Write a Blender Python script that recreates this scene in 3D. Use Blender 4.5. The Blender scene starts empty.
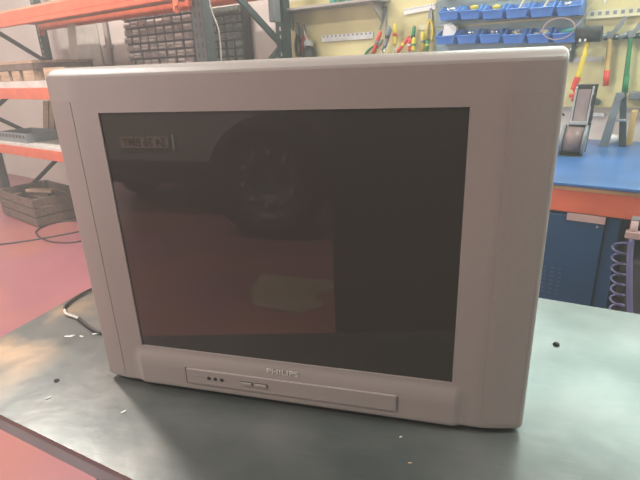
import bpy, bmesh, math, random
from mathutils import Vector, Matrix
random.seed(7)
C = bpy.context.scene.collection
PI = math.pi

# ------------------------------------------------------------------ materials
def mat(name, col, rough=.6, metal=0., var=.12, scale=8., bump=0., bscale=60., spec=.5, coat=0., col2=None, stretch=None):
    m = bpy.data.materials.new(name); m.use_nodes = True
    nt = m.node_tree; n = nt.nodes; l = nt.links
    p = n['Principled BSDF']
    tc = n.new('ShaderNodeTexCoord'); mp = n.new('ShaderNodeMapping')
    l.new(tc.outputs['Object'], mp.inputs['Vector'])
    if stretch: mp.inputs['Scale'].default_value = stretch
    nz = n.new('ShaderNodeTexNoise'); nz.inputs['Scale'].default_value = scale; nz.inputs['Detail'].default_value = 5
    l.new(mp.outputs['Vector'], nz.inputs['Vector'])
    mx = n.new('ShaderNodeMix'); mx.data_type = 'RGBA'
    c2 = col2 or tuple(max(0, c * (1 - 2 * var)) for c in col)
    mx.inputs['A'].default_value = (*col, 1); mx.inputs['B'].default_value = (*c2, 1)
    rmp = n.new('ShaderNodeMapRange'); rmp.inputs['From Min'].default_value = .35; rmp.inputs['From Max'].default_value = .7
    l.new(nz.outputs['Fac'], rmp.inputs['Value']); l.new(rmp.outputs['Result'], mx.inputs['Factor'])
    l.new(mx.outputs['Result'], p.inputs['Base Color'])
    p.inputs['Roughness'].default_value = rough; p.inputs['Metallic'].default_value = metal
    p.inputs['Specular IOR Level'].default_value = spec; p.inputs['Coat Weight'].default_value = coat
    if bump:
        b = n.new('ShaderNodeBump'); b.inputs['Strength'].default_value = bump; b.inputs['Distance'].default_value = .002
        n2 = n.new('ShaderNodeTexNoise'); n2.inputs['Scale'].default_value = bscale; n2.inputs['Detail'].default_value = 3
        l.new(mp.outputs['Vector'], n2.inputs['Vector']); l.new(n2.outputs['Fac'], b.inputs['Height']); l.new(b.outputs['Normal'], p.inputs['Normal'])
    m['mixnode'] = mx.name
    return m

M = {}
M['silver'] = mat('silver_plastic', (.262, .218, .202), .42, 0, .03, 5, .15, 900)
M['silver_dark'] = mat('silver_plastic_grille', (.252, .208, .192), .45, 0, .03, 300, .2, 1100)
M['shell'] = mat('dark_shell_plastic', (.12, .12, .12), .55)
M['black'] = mat('black_plastic', (.02, .02, .02), .45)
M['steel'] = mat('brushed_steel', (.55, .55, .54), .35, .8, .1, 30)
M['chrome'] = mat('bright_steel', (.75, .76, .75), .25, .7)
M['darkmetal'] = mat('dark_green_grey_metal', (.07, .095, .092), .5, .2, .2, 20)
M['greymetal'] = mat('grey_metal', (.25, .27, .28), .5, .3)
M['orange'] = mat('orange_paint', (.64, .14, .075), .38, 0, .12, 9)
M['wood'] = mat('pale_wood', (.46, .30, .20), .75, 0, .2, 6, .3, 40, stretch=(1, 6, 6))
M['oldwood'] = mat('old_brown_wood', (.17, .115, .09), .8, 0, .25, 8, .3, 40, stretch=(1, 5, 5))
M['edgewood'] = mat('board_edge', (.45, .27, .13), .7)
M['whiteboard'] = mat('white_board', (.62, .58, .53), .5)
M['wall'] = mat('wall_paint', (.66, .59, .54), .85, 0, .04, 2, .1, 30)
M['ceil'] = mat('ceiling_paint', (.24, .21, .20), .9)
M['peg'] = mat('yellow_board', (.66, .58, .29), .6, 0, .08, 5)
M['blue'] = mat('blue_bench_top', (.06, .17, .42), .3, 0, .2, 3, .1, 20)
M['cabblue'] = mat('blue_cabinet_paint', (.015, .055, .13), .4, 0, .06, 3)
M['cabvent'] = mat('vent_slot_shade', (.05, .09, .15), .6)
M['cabgap'] = mat('cabinet_gap', (.006, .01, .015), .8)
M['binblue'] = mat('blue_bin_plastic', (.07, .22, .62), .4, 0, .1)
M['panel'] = mat('grey_louvre_panel', (.22, .30, .32), .5, .1)
M['pink'] = mat('pale_pink_label', (.50, .33, .31), .6)
M['purple'] = mat('violet_hose', (.16, .15, .30), .35)
M['red'] = mat('red_plastic', (.70, .06, .04), .4)
M['yellow'] = mat('yellow_plastic', (.80, .62, .06), .4)
M['green'] = mat('green_plastic', (.02, .22, .08), .4)
M['bluegreen'] = mat('teal_plastic', (.05, .35, .30), .4)
M['handlewood'] = mat('handle_wood', (.65, .42, .16), .5)
M['rubber'] = mat('rubber', (.018, .018, .018), .7)
M['rim'] = mat('dark_painted_rim', (.09, .09, .085), .5, .2)
M['hub'] = mat('pale_nut_metal', (.34, .33, .31), .5)
M['drawer'] = mat('clear_grey_drawer', (.46, .37, .36), .22, 0, .25, 30)
M['drawerlit'] = mat('lit_label_paper', (.72, .64, .58), .5)  # label white, also painting the top-lit upper parts of the drawers
M['organbody'] = mat('organiser_body', (.05, .04, .045), .5)
M['drawer2'] = mat('smoky_green_drawer', (.17, .20, .17), .3, 0, .3, 30)
M['vehicle'] = mat('grey_vehicle_paint', (.27, .255, .24), .35, 0, .1, 2, coat=.3)
M['plate'] = mat('number_plate', (.62, .52, .42), .4)
M['plateink'] = mat('plate_ink', (.02, .02, .02), .5)
M['greencab'] = mat('dark_standin_paint', (.030, .042, .040), .5)
M['cardboard'] = mat('cardboard', (.40, .30, .20), .85)
M['cloth'] = mat('beige_sheet', (.50, .38, .30), .7)
M['rock'] = mat('grey_cast_lump', (.25, .23, .22), .8, 0, .3, 30, .5, 40)
M['cable'] = mat('cable_rubber', (.03, .028, .028), .4)
M['tape'] = mat('pale_grey_tape', (.62, .58, .52), .4)
M['chip'] = mat('white_scrap', (.8, .8, .76), .4)
M['conduit'] = mat('conduit_grey', (.42, .36, .33), .5)
M['lampbody'] = mat('lamp_housing', (.7, .7, .7), .5)
M['cream'] = mat('cream_strip', (.72, .68, .46), .5)
M['strap'] = mat('orange_strap', (.85, .20, .10), .5)
M['reelface'] = mat('pinkish_brown_panel', (.22, .15, .14), .45)
M['panelgrey'] = mat('pale_dull_panel', (.32, .24, .22), .4)

# screen glass: dark tinted phosphor behind clear glossy glass
def slot_mat(name, col, slot, xs_):
    m = mat(name, col, .5, .2, .15, 20); nt = m.node_tree; n = nt.nodes; l = nt.links; p = n['Principled BSDF']
    tc = n.new('ShaderNodeTexCoord'); sp = n.new('ShaderNodeSeparateXYZ'); l.new(tc.outputs['Object'], sp.inputs[0])
    def mth(op, a, b=0.):
        q = n.new('ShaderNodeMath'); q.operation = op
        for i, v in enumerate((a, b)):
            if isinstance(v, (int, float)): q.inputs[i].default_value = v
            else: l.new(v, q.inputs[i])
        return q.outputs[0]
    ax = mth('ABSOLUTE', sp.outputs['X']); inx = mth('LESS_THAN', mth('ABSOLUTE', mth('SUBTRACT', ax, xs_)), .0065)
    inz = mth('LESS_THAN', mth('FRACT', mth('MULTIPLY', sp.outputs['Z'], 1 / .055)), .5)
    fr = mth('LESS_THAN', sp.outputs['Y'], -.034); k = mth('MULTIPLY', mth('MULTIPLY', inx, inz), fr)
    mx = n.new('ShaderNodeMix'); mx.data_type = 'RGBA'; l.new(k, mx.inputs['Factor']); l.new(n[m['mixnode']].outputs['Result'], mx.inputs['A']); mx.inputs['B'].default_value = (*slot, 1)
    l.new(mx.outputs['Result'], p.inputs['Base Color']); return m
M['upright_front'] = slot_mat('upright_front', (.07, .07, .07), (.01, .01, .01), .020)
M['upright_rear'] = slot_mat('upright_rear', (.05, .08, .078), (.62, .62, .58), .0)
def screen_mat():
    m = mat('picture_tube_glass', (.036, .029, .025), .0, 0, .02, 3, 0, 1, .5, 0)
    m.node_tree.nodes['Principled BSDF'].inputs['IOR'].default_value = 1.72
    return m
M['screen'] = screen_mat()

def floor_mat():
    m = mat('red_epoxy_floor', (.38, .145, .165), .33, 0, .12, 1.2, .12, 15, .5)
    nt = m.node_tree; n = nt.nodes; l = nt.links; p = n['Principled BSDF']
    # orange-worn patches
    tc = n.new('ShaderNodeTexCoord'); nz = n.new('ShaderNodeTexNoise'); nz.inputs['Scale'].default_value = .8
    l.new(tc.outputs['Object'], nz.inputs['Vector'])
    r = n.new('ShaderNodeMapRange'); r.inputs['From Min'].default_value = .48; r.inputs['From Max'].default_value = .62; l.new(nz.outputs['Fac'], r.inputs['Value'])
    mx = n.new('ShaderNodeMix'); mx.data_type = 'RGBA'; l.new(r.outputs['Result'], mx.inputs['Factor'])
    l.new(n[m['mixnode']].outputs['Result'], mx.inputs['A']); mx.inputs['B'].default_value = (.40, .15, .12, 1)
    l.new(mx.outputs['Result'], p.inputs['Base Color'])
    return m
M['floor'] = floor_mat()

def bench_mat():
    m = mat('worn_steel_bench', (.112, .124, .120), .30, .66, .12, 5, .25, 25, .6, 0, (.20, .195, .185))
    nt = m.node_tree; n = nt.nodes; l = nt.links; p = n['Principled BSDF']
    tc = n.new('ShaderNodeTexCoord')
    # rust patches near the left rear corner (object space of the bench top)
    sx = n.new('ShaderNodeSeparateXYZ'); l.new(tc.outputs['Object'], sx.inputs['Vector'])
    mr = n.new('ShaderNodeMapRange'); mr.inputs['From Min'].default_value = -.78; mr.inputs['From Max'].default_value = -.92; mr.inputs['To Max'].default_value = 1
    l.new(sx.outputs['X'], mr.inputs['Value'])
    nz = n.new('ShaderNodeTexNoise'); nz.inputs['Scale'].default_value = 9; nz.inputs['Detail'].default_value = 6
    l.new(tc.outputs['Object'], nz.inputs['Vector'])
    r = n.new('ShaderNodeMapRange'); r.inputs['From Min'].default_value = .42; r.inputs['From Max'].default_value = .68; l.new(nz.outputs['Fac'], r.inputs['Value'])
    mu = n.new('ShaderNodeMath'); mu.operation = 'MULTIPLY'; l.new(mr.outputs['Result'], mu.inputs[0]); l.new(r.outputs['Result'], mu.inputs[1])
    mx = n.new('ShaderNodeMix'); mx.data_type = 'RGBA'; l.new(mu.outputs[0], mx.inputs['Factor'])
    l.new(n[m['mixnode']].outputs['Result'], mx.inputs['A']); mx.inputs['B'].default_value = (.47, .32, .20, 1)
    # scratches
    mp = n.new('ShaderNodeMapping'); mp.inputs['Scale'].default_value = (2, 30, 1); mp.inputs['Rotation'].default_value = (0, 0, .5)
    l.new(tc.outputs['Object'], mp.inputs['Vector'])
    n3 = n.new('ShaderNodeTexNoise'); n3.inputs['Scale'].default_value = 9; n3.inputs['Detail'].default_value = 8; l.new(mp.outputs['Vector'], n3.inputs['Vector'])
    r3 = n.new('ShaderNodeMapRange'); r3.inputs['From Min'].default_value = .56; r3.inputs['From Max'].default_value = .74; r3.inputs['To Max'].default_value = .16; l.new(n3.outputs['Fac'], r3.inputs['Value'])
    m4 = n.new('ShaderNodeMix'); m4.data_type = 'RGBA'; l.new(r3.outputs['Result'], m4.inputs['Factor']); l.new(mx.outputs['Result'], m4.inputs['A']); m4.inputs['B'].default_value = (.30, .28, .26, 1)
    l.new(m4.outputs['Result'], p.inputs['Base Color'])
    rr = n.new('ShaderNodeMapRange'); rr.inputs['To Min'].default_value = .24; rr.inputs['To Max'].default_value = .40; l.new(nz.outputs['Fac'], rr.inputs['Value']); l.new(rr.outputs['Result'], p.inputs['Roughness'])
    return m
M['bench'] = bench_mat()

def pane_mat():
    m = bpy.data.materials.new('daylit_frosted_pane'); m.use_nodes = True
    p = m.node_tree.nodes['Principled BSDF']; p.inputs['Base Color'].default_value = (.6, .65, .62, 1); p.inputs['Roughness'].default_value = .2
    p.inputs['Emission Color'].default_value = (.80, 1, .93, 1); p.inputs['Emission Strength'].default_value = 8; return m
M['pane'] = pane_mat()
def film_mat():
    m = mat('milky_plastic_sheet', (.70, .60, .52), .3)
    p = m.node_tree.nodes['Principled BSDF']; p.inputs['Alpha'].default_value = .75
    return m
M['film'] = film_mat()
def lamp_mat():
    m = bpy.data.materials.new('added_lamp_diffuser'); m.use_nodes = True
    p = m.node_tree.nodes['Principled BSDF']; p.inputs['Emission Color'].default_value = (1, .95, .9, 1); p.inputs['Emission Strength'].default_value = 3
    return m
M['lamp'] = lamp_mat()

# ------------------------------------------------------------------ mesh helper
class MB:
    def __init__(s): s.bm = bmesh.new(); s.k = 0; s.mats = []
    def start(s): s.bm.faces.ensure_lookup_table(); s.k = len(s.bm.faces); return s
    def paint(s, m):
        s.mats.append(m); s.bm.faces.ensure_lookup_table()
        for f in list(s.bm.faces)[s.k:]: f.material_index = len(s.mats)
        return s
    def _xf(s, vs, T):
        if T is not None: bmesh.ops.transform(s.bm, matrix=T, verts=vs)
    def box(s, c, d, T=None, bev=0, seg=2, rot=None):
        r = bmesh.ops.create_cube(s.bm, size=1); vs = r['verts']
        bmesh.ops.scale(s.bm, vec=Vector(d), verts=vs)
        if bev:
            es = list({e for v in vs for e in v.link_edges})
            rr = bmesh.ops.bevel(s.bm, geom=es, offset=min(bev, min(d) * .45), segments=seg, affect='EDGES', profile=.5)
            vs = list(set(rr['verts']) | {v for v in vs if v.is_valid})
        if rot is not None: bmesh.ops.transform(s.bm, matrix=rot.to_4x4() if isinstance(rot, Matrix) else rot, verts=vs)
        bmesh.ops.translate(s.bm, vec=Vector(c), verts=vs); s._xf(vs, T); return s
    def bb(s, lo, hi, bev=0, **k):
        lo = Vector(lo); hi = Vector(hi); return s.box((lo + hi) / 2, hi - lo, bev=bev, **k)
    def cyl(s, p0, p1, r0, r1=None, seg=20, caps=True):
        p0 = Vector(p0); p1 = Vector(p1); r1 = r0 if r1 is None else r1
        z = (p1 - p0).normalized(); x = z.orthogonal().normalized(); y = z.cross(x)
        A = []; B = []
        for i in range(seg):
            a = 2 * PI * i / seg; d = x * math.cos(a) + y * math.sin(a)
            A.append(s.bm.verts.new(p0 + d * r0)); B.append(s.bm.verts.new(p1 + d * r1))
        for i in range(seg):
            j = (i + 1) % seg; f = s.bm.faces.new((A[i], A[j], B[j], B[i])); f.smooth = True
        if caps: s.bm.faces.new(A[::-1]); s.bm.faces.new(B)
        return s
    def tube(s, pts, r, seg=8, closed=False, smooth=3):
        pts = [Vector(p) for p in pts]
        if smooth and len(pts) > 2:
            q = []
            N = len(pts)
            for i in range(N - 1):
                p0 = pts[max(i - 1, 0)]; p1 = pts[i]; p2 = pts[i + 1]; p3 = pts[min(i + 2, N - 1)]
                for k in range(smooth + 1):
                    t = k / (smooth + 1)
                    q.append(.5 * ((2 * p1) + (-p0 + p2) * t + (2 * p0 - 5 * p1 + 4 * p2 - p3) * t * t + (-p0 + 3 * p1 - 3 * p2 + p3) * t ** 3))
            q.append(pts[-1]); pts = q
        rings = []; up = Vector((.13, .21, .97)).normalized()
        for i, p in enumerate(pts):
            d = (pts[min(i + 1, len(pts) - 1)] - pts[max(i - 1, 0)]).normalized()
            x = up.cross(d)
            if x.length < .05: x = Vector((1, 0, 0)).cross(d)
            x.normalize(); y = d.cross(x)
            rr = r if not callable(r) else r(i / (len(pts) - 1))
            rings.append([s.bm.verts.new(p + (x * math.cos(2 * PI * k / seg) + y * math.sin(2 * PI * k / seg)) * rr) for k in range(seg)])
        for a, b in zip(rings, rings[1:]):
            for k in range(seg):
                f = s.bm.faces.new((a[k], a[(k + 1) % seg], b[(k + 1) % seg], b[k])); f.smooth = True
        s.bm.faces.new(rings[0][::-1]); s.bm.faces.new(rings[-1]); return s
    def lathe(s, prof, axis='y', c=(0, 0, 0), seg=48):
        # prof: list of (radius, along)
        c = Vector(c); rings = []
        for r, h in prof:
            ring = []
            for k in range(seg):
                a = 2 * PI * k / seg; u = r * math.cos(a); w = r * math.sin(a)
                v = {'y': (u, h, w), 'z': (u, w, h), 'x': (h, u, w)}[axis]
                ring.append(s.bm.verts.new(c + Vector(v)))
            rings.append(ring)
        for a, b in zip(rings, rings[1:]):
            for k in range(seg):
                f = s.bm.faces.new((a[k], a[(k + 1) % seg], b[(k + 1) % seg], b[k])); f.smooth = True
        if prof[0][0] > 1e-5: s.bm.faces.new(rings[0][::-1])
        if prof[-1][0] > 1e-5: s.bm.faces.new(rings[-1])
        return s
    def prism(s, poly, lo, hi, axis='y'):
        # poly in the plane perpendicular to axis
        def mk(p, h): return {'y': (p[0], h, p[1]), 'z': (p[0], p[1], h), 'x': (h, p[0], p[1])}[axis]
        A = [s.bm.verts.new(mk(p, lo)) for p in poly]; B = [s.bm.verts.new(mk(p, hi)) for p in poly]
        n = len(poly)
        for i in range(n): s.bm.faces.new((A[i], A[(i + 1) % n], B[(i + 1) % n], B[i]))
        s.bm.faces.new(A[::-1]); s.bm.faces.new(B); return s
    def loft(s, loops):
        R = [[s.bm.verts.new(p) for p in lp] for lp in loops]; n = len(R[0])
        for a, b in zip(R, R[1:]):
            for k in range(n): s.bm.faces.new((a[k], a[(k + 1) % n], b[(k + 1) % n], b[k]))
        s.bm.faces.new(R[0][::-1]); s.bm.faces.new(R[-1]); return s
    def build(s, name, m, parent=None, loc=None, rz=None, smooth=None):
        bmesh.ops.remove_doubles(s.bm, verts=s.bm.verts, dist=1e-6)
        bmesh.ops.recalc_face_normals(s.bm, faces=s.bm.faces)
        me = bpy.data.meshes.new(name); s.bm.to_mesh(me); s.bm.free()
        if smooth:
            for f in me.polygons: f.use_smooth = True
            me.set_sharp_from_angle(angle=smooth)
        me.materials.append(M[m] if isinstance(m, str) else m)
        for q in s.mats: me.materials.append(M[q])
        o = bpy.data.objects.new(name, me); C.objects.link(o)
        if parent: o.parent = parent
        if loc is not None: o.location = loc
        if rz is not None: o.rotation_euler = (0, 0, rz)
        return o

def tag(o, label, cat, group=None, kind=None):
    o['label'] = label; o['category'] = cat
    if group: o['group'] = group
    if kind: o['kind'] = kind
    return o
def thing(name, label, cat, loc=(0, 0, 0), rz=0, group=None):
    o = bpy.data.objects.new(name, None); C.objects.link(o); o.empty_display_size = .05
    o.location = loc; o.rotation_euler = (0, 0, rz); return tag(o, label, cat, group)
def copy_tree(o, parent=None):
    c = o.copy(); C.objects.link(c)
    if parent: c.parent = parent
    for ch in [x for x in bpy.data.objects if x.parent == o]: copy_tree(ch, c)
    return c

# room frame: u runs right along the back wall, v runs into the wall (wall face at v = 0)
W0 = Vector((.746, 3.045)); UA = Vector((.936, -.352)).normalized(); VA = Vector((-UA.y, UA.x)); RZ = math.atan2(UA.y, UA.x)
def room(u, v, z=0): p = W0 + UA * u + VA * v; return Vector((p.x, p.y, z))
def rthing(name, label, cat, u, v, z, group=None, dz=0): return thing(name, label, cat, room(u, v, z), RZ + dz, group)
def rbuild(mb, name, m, u, v, z, dz=0): return mb.build(name, m, loc=room(u, v, z), rz=RZ + dz)

# ------------------------------------------------------------------ the setting
def struct(mb, name, m, u=0, v=0, z=0):
    o = rbuild(mb, name, m, u, v, z); o['kind'] = 'structure'; return o
UL, UR, VB, HC = -7.6, 4.2, -9.6, 4.3
struct(MB().bb((UL - .2, VB - .2, -.12), (UR + .2, .2, 0)), 'floor', 'floor')
struct(MB().bb((UL - .2, VB - .2, HC), (UR + .2, .2, HC + .12)), 'ceiling', 'ceil')
WU0, WU1, WZ0, WZ1 = -.9, 3.9, 1.84, 2.75
struct(MB().bb((UL, 0, 0), (UR, .2, WZ0)).bb((UL, 0, WZ1), (UR, .2, HC)).bb((UL, 0, WZ0), (WU0, .2, WZ1)).bb((WU1, 0, WZ0), (UR, .2, WZ1)), 'wall_back', 'wall')
struct(MB().bb((UL - .2, VB, 0), (UL, 0, HC)), 'wall_left', 'wall')
struct(MB().bb((UR, VB, 0), (UR + .2, 0, HC)), 'wall_right', 'wall')
DU0, DU1, DZ = -6.2, -2.6, 3.3
struct(MB().bb((UL, VB - .2, 0), (DU0, VB, HC)).bb((DU1, VB - .2, 0), (UR, VB, HC)).bb((DU0, VB - .2, DZ), (DU1, VB, HC)), 'wall_front', 'wall')
wf = MB()
for k in range(6):
    x = WU0 + (WU1 - WU0) * k / 5; wf.box((x, .1, (WZ0 + WZ1) / 2), (.05, .08, WZ1 - WZ0))
wf.box(((WU0 + WU1) / 2, .1, WZ0 + .025), (WU1 - WU0, .08, .05)).box(((WU0 + WU1) / 2, .1, WZ1 - .025), (WU1 - WU0, .08, .05))
w1 = struct(wf, 'window_1', 'lampbody')
pn = MB().bb((WU0 + .02, .098, WZ0 + .03), (WU1 - .02, .102, WZ1 - .03)).build('window_pane', 'pane', w1)

# ------------------------------------------------------------------ black workbench
BZ = .794
A_ = Vector((-1.02, .60)); B_ = Vector((-.94, 1.462)); C_ = Vector((1.70, .875)); D_ = Vector((1.62, -.005))
bench = thing('workbench', 'dark worn steel workbench under the television', 'workbench', (0, 0, 0))
poly = [A_, D_, C_, B_]
tp = MB().prism([(p.x, p.y) for p in poly], BZ - .012, BZ, 'z'); tp.build('bench_top', 'bench', bench)
def inset(d):
    c = sum(poly, Vector((0, 0))) / 4
    return [p + (c - p).normalized() * d for p in poly]
ip = inset(.006)
MB().prism([(p.x, p.y) for p in ip], BZ - .043, BZ - .0125, 'z').build('bench_edge', 'greymetal', bench)
ux = (D_ - A_).normalized(); vx = (B_ - A_).normalized()
lr = math.atan2(ux.y, ux.x)
q0 = A_ + ux * .445 + vx * .035
# drawer pedestal + legs below
MB().box((.60, .38, 0), (1.20, .76, .70), bev=.004).build('pedestal', 'shell', bench, (q0.x, q0.y, .4005), lr)
for (s, t) in ((.16, .78), (2.52, .08), (2.52, .78)):
    p = A_ + ux * s + vx * t
    MB().box((0, 0, (BZ - .044) / 2), (.06, .06, BZ - .056), bev=.003).build('leg', 'shell', bench, (p.x, p.y, 0), lr)

# ------------------------------------------------------------------ television
TX, TY = -.2632, .668
TZ0 = .802; TZ1 = 1.381
tv = thing('television', 'large silver tube television with dark screen on the steel bench', 'television', (TX, TY, BZ))
XL = -.3813; XR = .3977; SX = .2832; SZ0 = .885 - BZ; SZ1 = 1.3114 - BZ; ZB = TZ0 - BZ; ZT = TZ1 - BZ; RC = .010
def hw(x): return XR if x > 0 else -XL
def dep(x, z):
    ax = abs(x); y = .008
    y += .015 * max(0, (ax - .33) / .07) ** 1.4
    if z < SZ0 - .006: y -= .005 * min(1, (SZ0 - .006 - z) / .02) * min(1, max(0, (.300 - ax) / .012))
    return y
def lin(a, b, n): return [a + (b - a) * i / n for i in range(n)]
xs = [0, .001, .003, .006, .010, .016]; xs = [v for v in xs] 
xl = [XL + v for v in xs] + lin(-.363, -.33, 4) + [-.33, -.312, -.30, -.294, -.288, -SX - .002, -SX]
xr = [XR - v for v in xs] + lin(.380, .33, 4) + [.33, .312, .30, .294, .288, SX + .002, SX]
xs = xl + lin(-SX, SX, 12)[1:] + xr[::-1]
zs = [ZB + v for v in (0, .001, .003, .006, .010, .016)] + [ZB + .04, SZ0 - .026, SZ0 - .012, SZ0 - .006, SZ0] + lin(SZ0, SZ1, 10)[1:] + [SZ1, SZ1 + .006, ZT - .05, ZT - .030, ZT - .0165, ZT - .016, ZT - .012, ZT - .008, ZT - .0045, ZT - .002, ZT - .0006, ZT]
def shape(x, z):
    y = dep(x, z)
    # top shoulder: rolls back
    e = ZT - z
    if e < .016: y += .045 * (1 - math.sqrt(max(0, 1 - (1 - e / .016) ** 2)))
    e2 = min(hw(x) - abs(x), z - ZB); r = .007
    if e2 < r: y += r - math.sqrt(max(0, r * r - (r - e2) ** 2))
    # rounded corners
    RC = .010 if z < .3 else .004
    cx = hw(x) - RC
    if abs(x) > cx:
        for (zc, sg, rz_) in ((ZB + RC, -1, RC), (ZT - RC, 1, RC)):
            if (z - zc) * sg > 0:
                a = (abs(x) - cx) / RC; b = (z - zc) * sg / RC
                a2 = a * math.sqrt(1 - b * b / 2); b2 = b * math.sqrt(1 - a * a / 2)
                x = math.copysign(cx + a2 * RC, x); z = zc + sg * b2 * RC
    return Vector((x, y, z))
mb = MB(); G = [[mb.bm.verts.new(shape(x, z)) for z in zs] for x in xs]
for i in range(len(xs) - 1):
    for j in range(len(zs) - 1):
        xm = (xs[i] + xs[i + 1]) / 2; zm = (zs[j] + zs[j + 1]) / 2
        if abs(xm) < SX and SZ0 < zm < SZ1: continue
        mb.bm.faces.new((G[i][j], G[i + 1][j], G[i + 1][j + 1], G[i][j + 1]))
# outer skirt going back, inner lip going to the glass
outer = [G[i][0] for i in range(len(xs))] + [G[-1][j] for j in range(1, len(zs))] + [G[i][-1] for i in range(len(xs) - 2, -1, -1)] + [G[0][j] for j in range(len(zs) - 2, 0, -1)]
back = [mb.bm.verts.new((v.co.x * .995, .135, v.co.z * .995 + .002)) for v in outer]
n = len(outer)
for k in range(n): mb.bm.faces.new((outer[k], outer[(k + 1) % n], back[(k + 1) % n], back[k]))
mb.bm.faces.new(back)
i0 = [i for i, x in enumerate(xs) if abs(x + SX) < 1e-6][0]; i1 = [i for i, x in enumerate(xs) if abs(x - SX) < 1e-6][0]
j0 = [j for j, z in enumerate(zs) if abs(z - SZ0) < 1e-6][0]; j1 = [j for j, z in enumerate(zs) if abs(z - SZ1) < 1e-6][0]
inner = [G[i][j0] for i in range(i0, i1 + 1)] + [G[i1][j] for j in range(j0 + 1, j1 + 1)] + [G[i][j1] for i in range(i1 - 1, i0 - 1, -1)] + [G[i0][j] for j in range(j1 - 1, j0, -1)]
deep = [mb.bm.verts.new((v.co.x * .998, .018, (v.co.z - (SZ0 + SZ1) / 2) * .998 + (SZ0 + SZ1) / 2)) for v in inner]
n = len(inner)
for k in range(n): mb.bm.faces.new((inner[k], inner[(k + 1) % n], deep[(k + 1) % n], deep[k]))
bez = mb.build('front_bezel', 'silver', tv, smooth=math.radians(28))
# glass: flat-faced tube front
zc = (SZ0 + SZ1) / 2; hz = (SZ1 - SZ0) / 2 * .9975
MB().bb((-SX * .9978, .0105, zc - hz), (SX * .9978, .0170, zc + hz)).build('screen', 'screen', tv)
# speaker grille panels
for sg in (-1, 1):
    g = MB(); xx = [.332, .340, .35, .36, .370, hw(sg) - .0085]; zz = [ZB + .012, ZB + .10, ZB + .2, ZB + .3, ZB + .4, 1.329 - BZ]
    V = [[g.bm.verts.new((sg * x, dep(x, z) - .0006, z)) for z in zz] for x in xx]
    V2 = [[g.bm.verts.new((sg * x, dep(x, z) + .0006, z)) for z in zz] for x in xx]
    for i in range(5):
        for j in range(5):
            g.bm.faces.new((V[i][j], V[i + 1][j], V[i + 1][j + 1], V[i][j + 1]))
    for row, row2 in ((V[0], V2[0]), (V[-1], V2[-1]), ([v[0] for v in V], [v[0] for v in V2]), ([v[-1] for v in V], [v[-1] for v in V2])):
        for k in range(5): g.bm.faces.new((row[k], row[k + 1], row2[k + 1], row2[k]))
    g.build('speaker_grille', 'silver_dark', tv)
# control flap, jacks, buttons, badge
FY = .0015; FZ = BZ - .004
fx0, fx1, fz0, fz1 = -.455 - TX, -.067 - TX, .8165 - FZ, .8475 - FZ
fl = MB().bb((fx0, FY - .0015, fz0), (fx1, FY + .004, fz1), bev=.0012).build('control_flap', 'silver', tv)
MB().bb((fx0 - .0018, FY - .0006, fz0 - .001), (fx0 - .0002, FY + .004, fz1 + .001)).build('flap_seam', 'black', fl)
for k, x in enumerate((-.409, -.396, -.383)):
    MB().cyl((x - TX, FY - .0026, .8325 - FZ), (x - TX, FY + .002, .8325 - FZ), .0034, seg=16).build('jack_socket', 'black', fl)
for x in (-.335, -.307):
    MB().bb((x - .011 - TX, FY - .0042, .829 - FZ), (x + .011 - TX, FY + .001, .835 - FZ), bev=.001).build('button', 'silver', fl)
    MB().bb((x - .0118 - TX, FY - .0022, .8352 - FZ), (x + .0118 - TX, FY + .001, .8362 - FZ)).bb((x + .0115 - TX, FY - .0022, .829 - FZ), (x + .0125 - TX, FY + .001, .836 - FZ)).build('button_gap', 'black', fl)
MB().bb((-.443 - TX, FY - .0022, .8345 - FZ), (-.418 - TX, FY + .001, .8353 - FZ)).build('flap_marking', 'greymetal', fl)

def text_mesh(s, size, name, m, parent, M4, bold=0., ext=.0006, width=None):
    cu = bpy.data.curves.new(name, 'FONT'); cu.body = s; cu.size = size; cu.extrude = ext; cu.offset = bold
    cu.align_x = 'CENTER'; cu.align_y = 'CENTER'
    o = bpy.data.objects.new(name + '_tmp', cu); C.objects.link(o)
    dg = bpy.context.evaluated_depsgraph_get(); me = bpy.data.meshes.new_from_object(o.evaluated_get(dg)); bpy.data.objects.remove(o)
    if width:
        w = max(v.co.x for v in me.vertices) - min(v.co.x for v in me.vertices)
        for v in me.vertices: v.co.x *= width / w
    me.transform(M4); me.materials.clear(); me.materials.append(M[m]); me.name = name
    r = bpy.data.objects.new(name, me); C.objects.link(r); r.parent = parent; return r
face = Matrix.Rotation(PI / 2, 4, 'X')
text_mesh('PHILIPS', .0145, 'badge', 'tape', tv, Matrix.Translation((-.266 - TX, .0032,   .8665 - BZ)) @ face, bold=.0, ext=.0003, width=.058)
# rear shell (tapered tube housing)
def rr(x0, x1, z0, z1, y, r=.03, n=5):
    out = []
    for cx, cz, a0 in ((x1 - r, z1 - r, 0), (x0 + r, z1 - r, PI / 2), (x0 + r, z0 + r, PI), (x1 - r, z0 + r, 1.5 * PI)):
        for k in range(n): a = a0 + PI / 2 * k / (n - 1); out.append((cx + r * math.cos(a), y, cz + r * math.sin(a)))
    return out
MB().loft([rr(-.375, .375, .008, ZT - .012, .136), rr(-.37, .37, .008, ZT - .02, .19), rr(-.30, .30, .008, ZT - .10, .33), rr(-.20, .20, .008, ZT - .20, .46), rr(-.19, .19, .02, ZT - .22, .49)]).build('rear_shell', 'shell', tv, smooth=.6)
ft = []
for x, y in ((-.27, .05), (.27, .05), (-.15, .42), (.15, .42)):
    MB().cyl((x, y, .0005), (x, y, .0095), .014).build('foot', 'rubber', tv)

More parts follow.
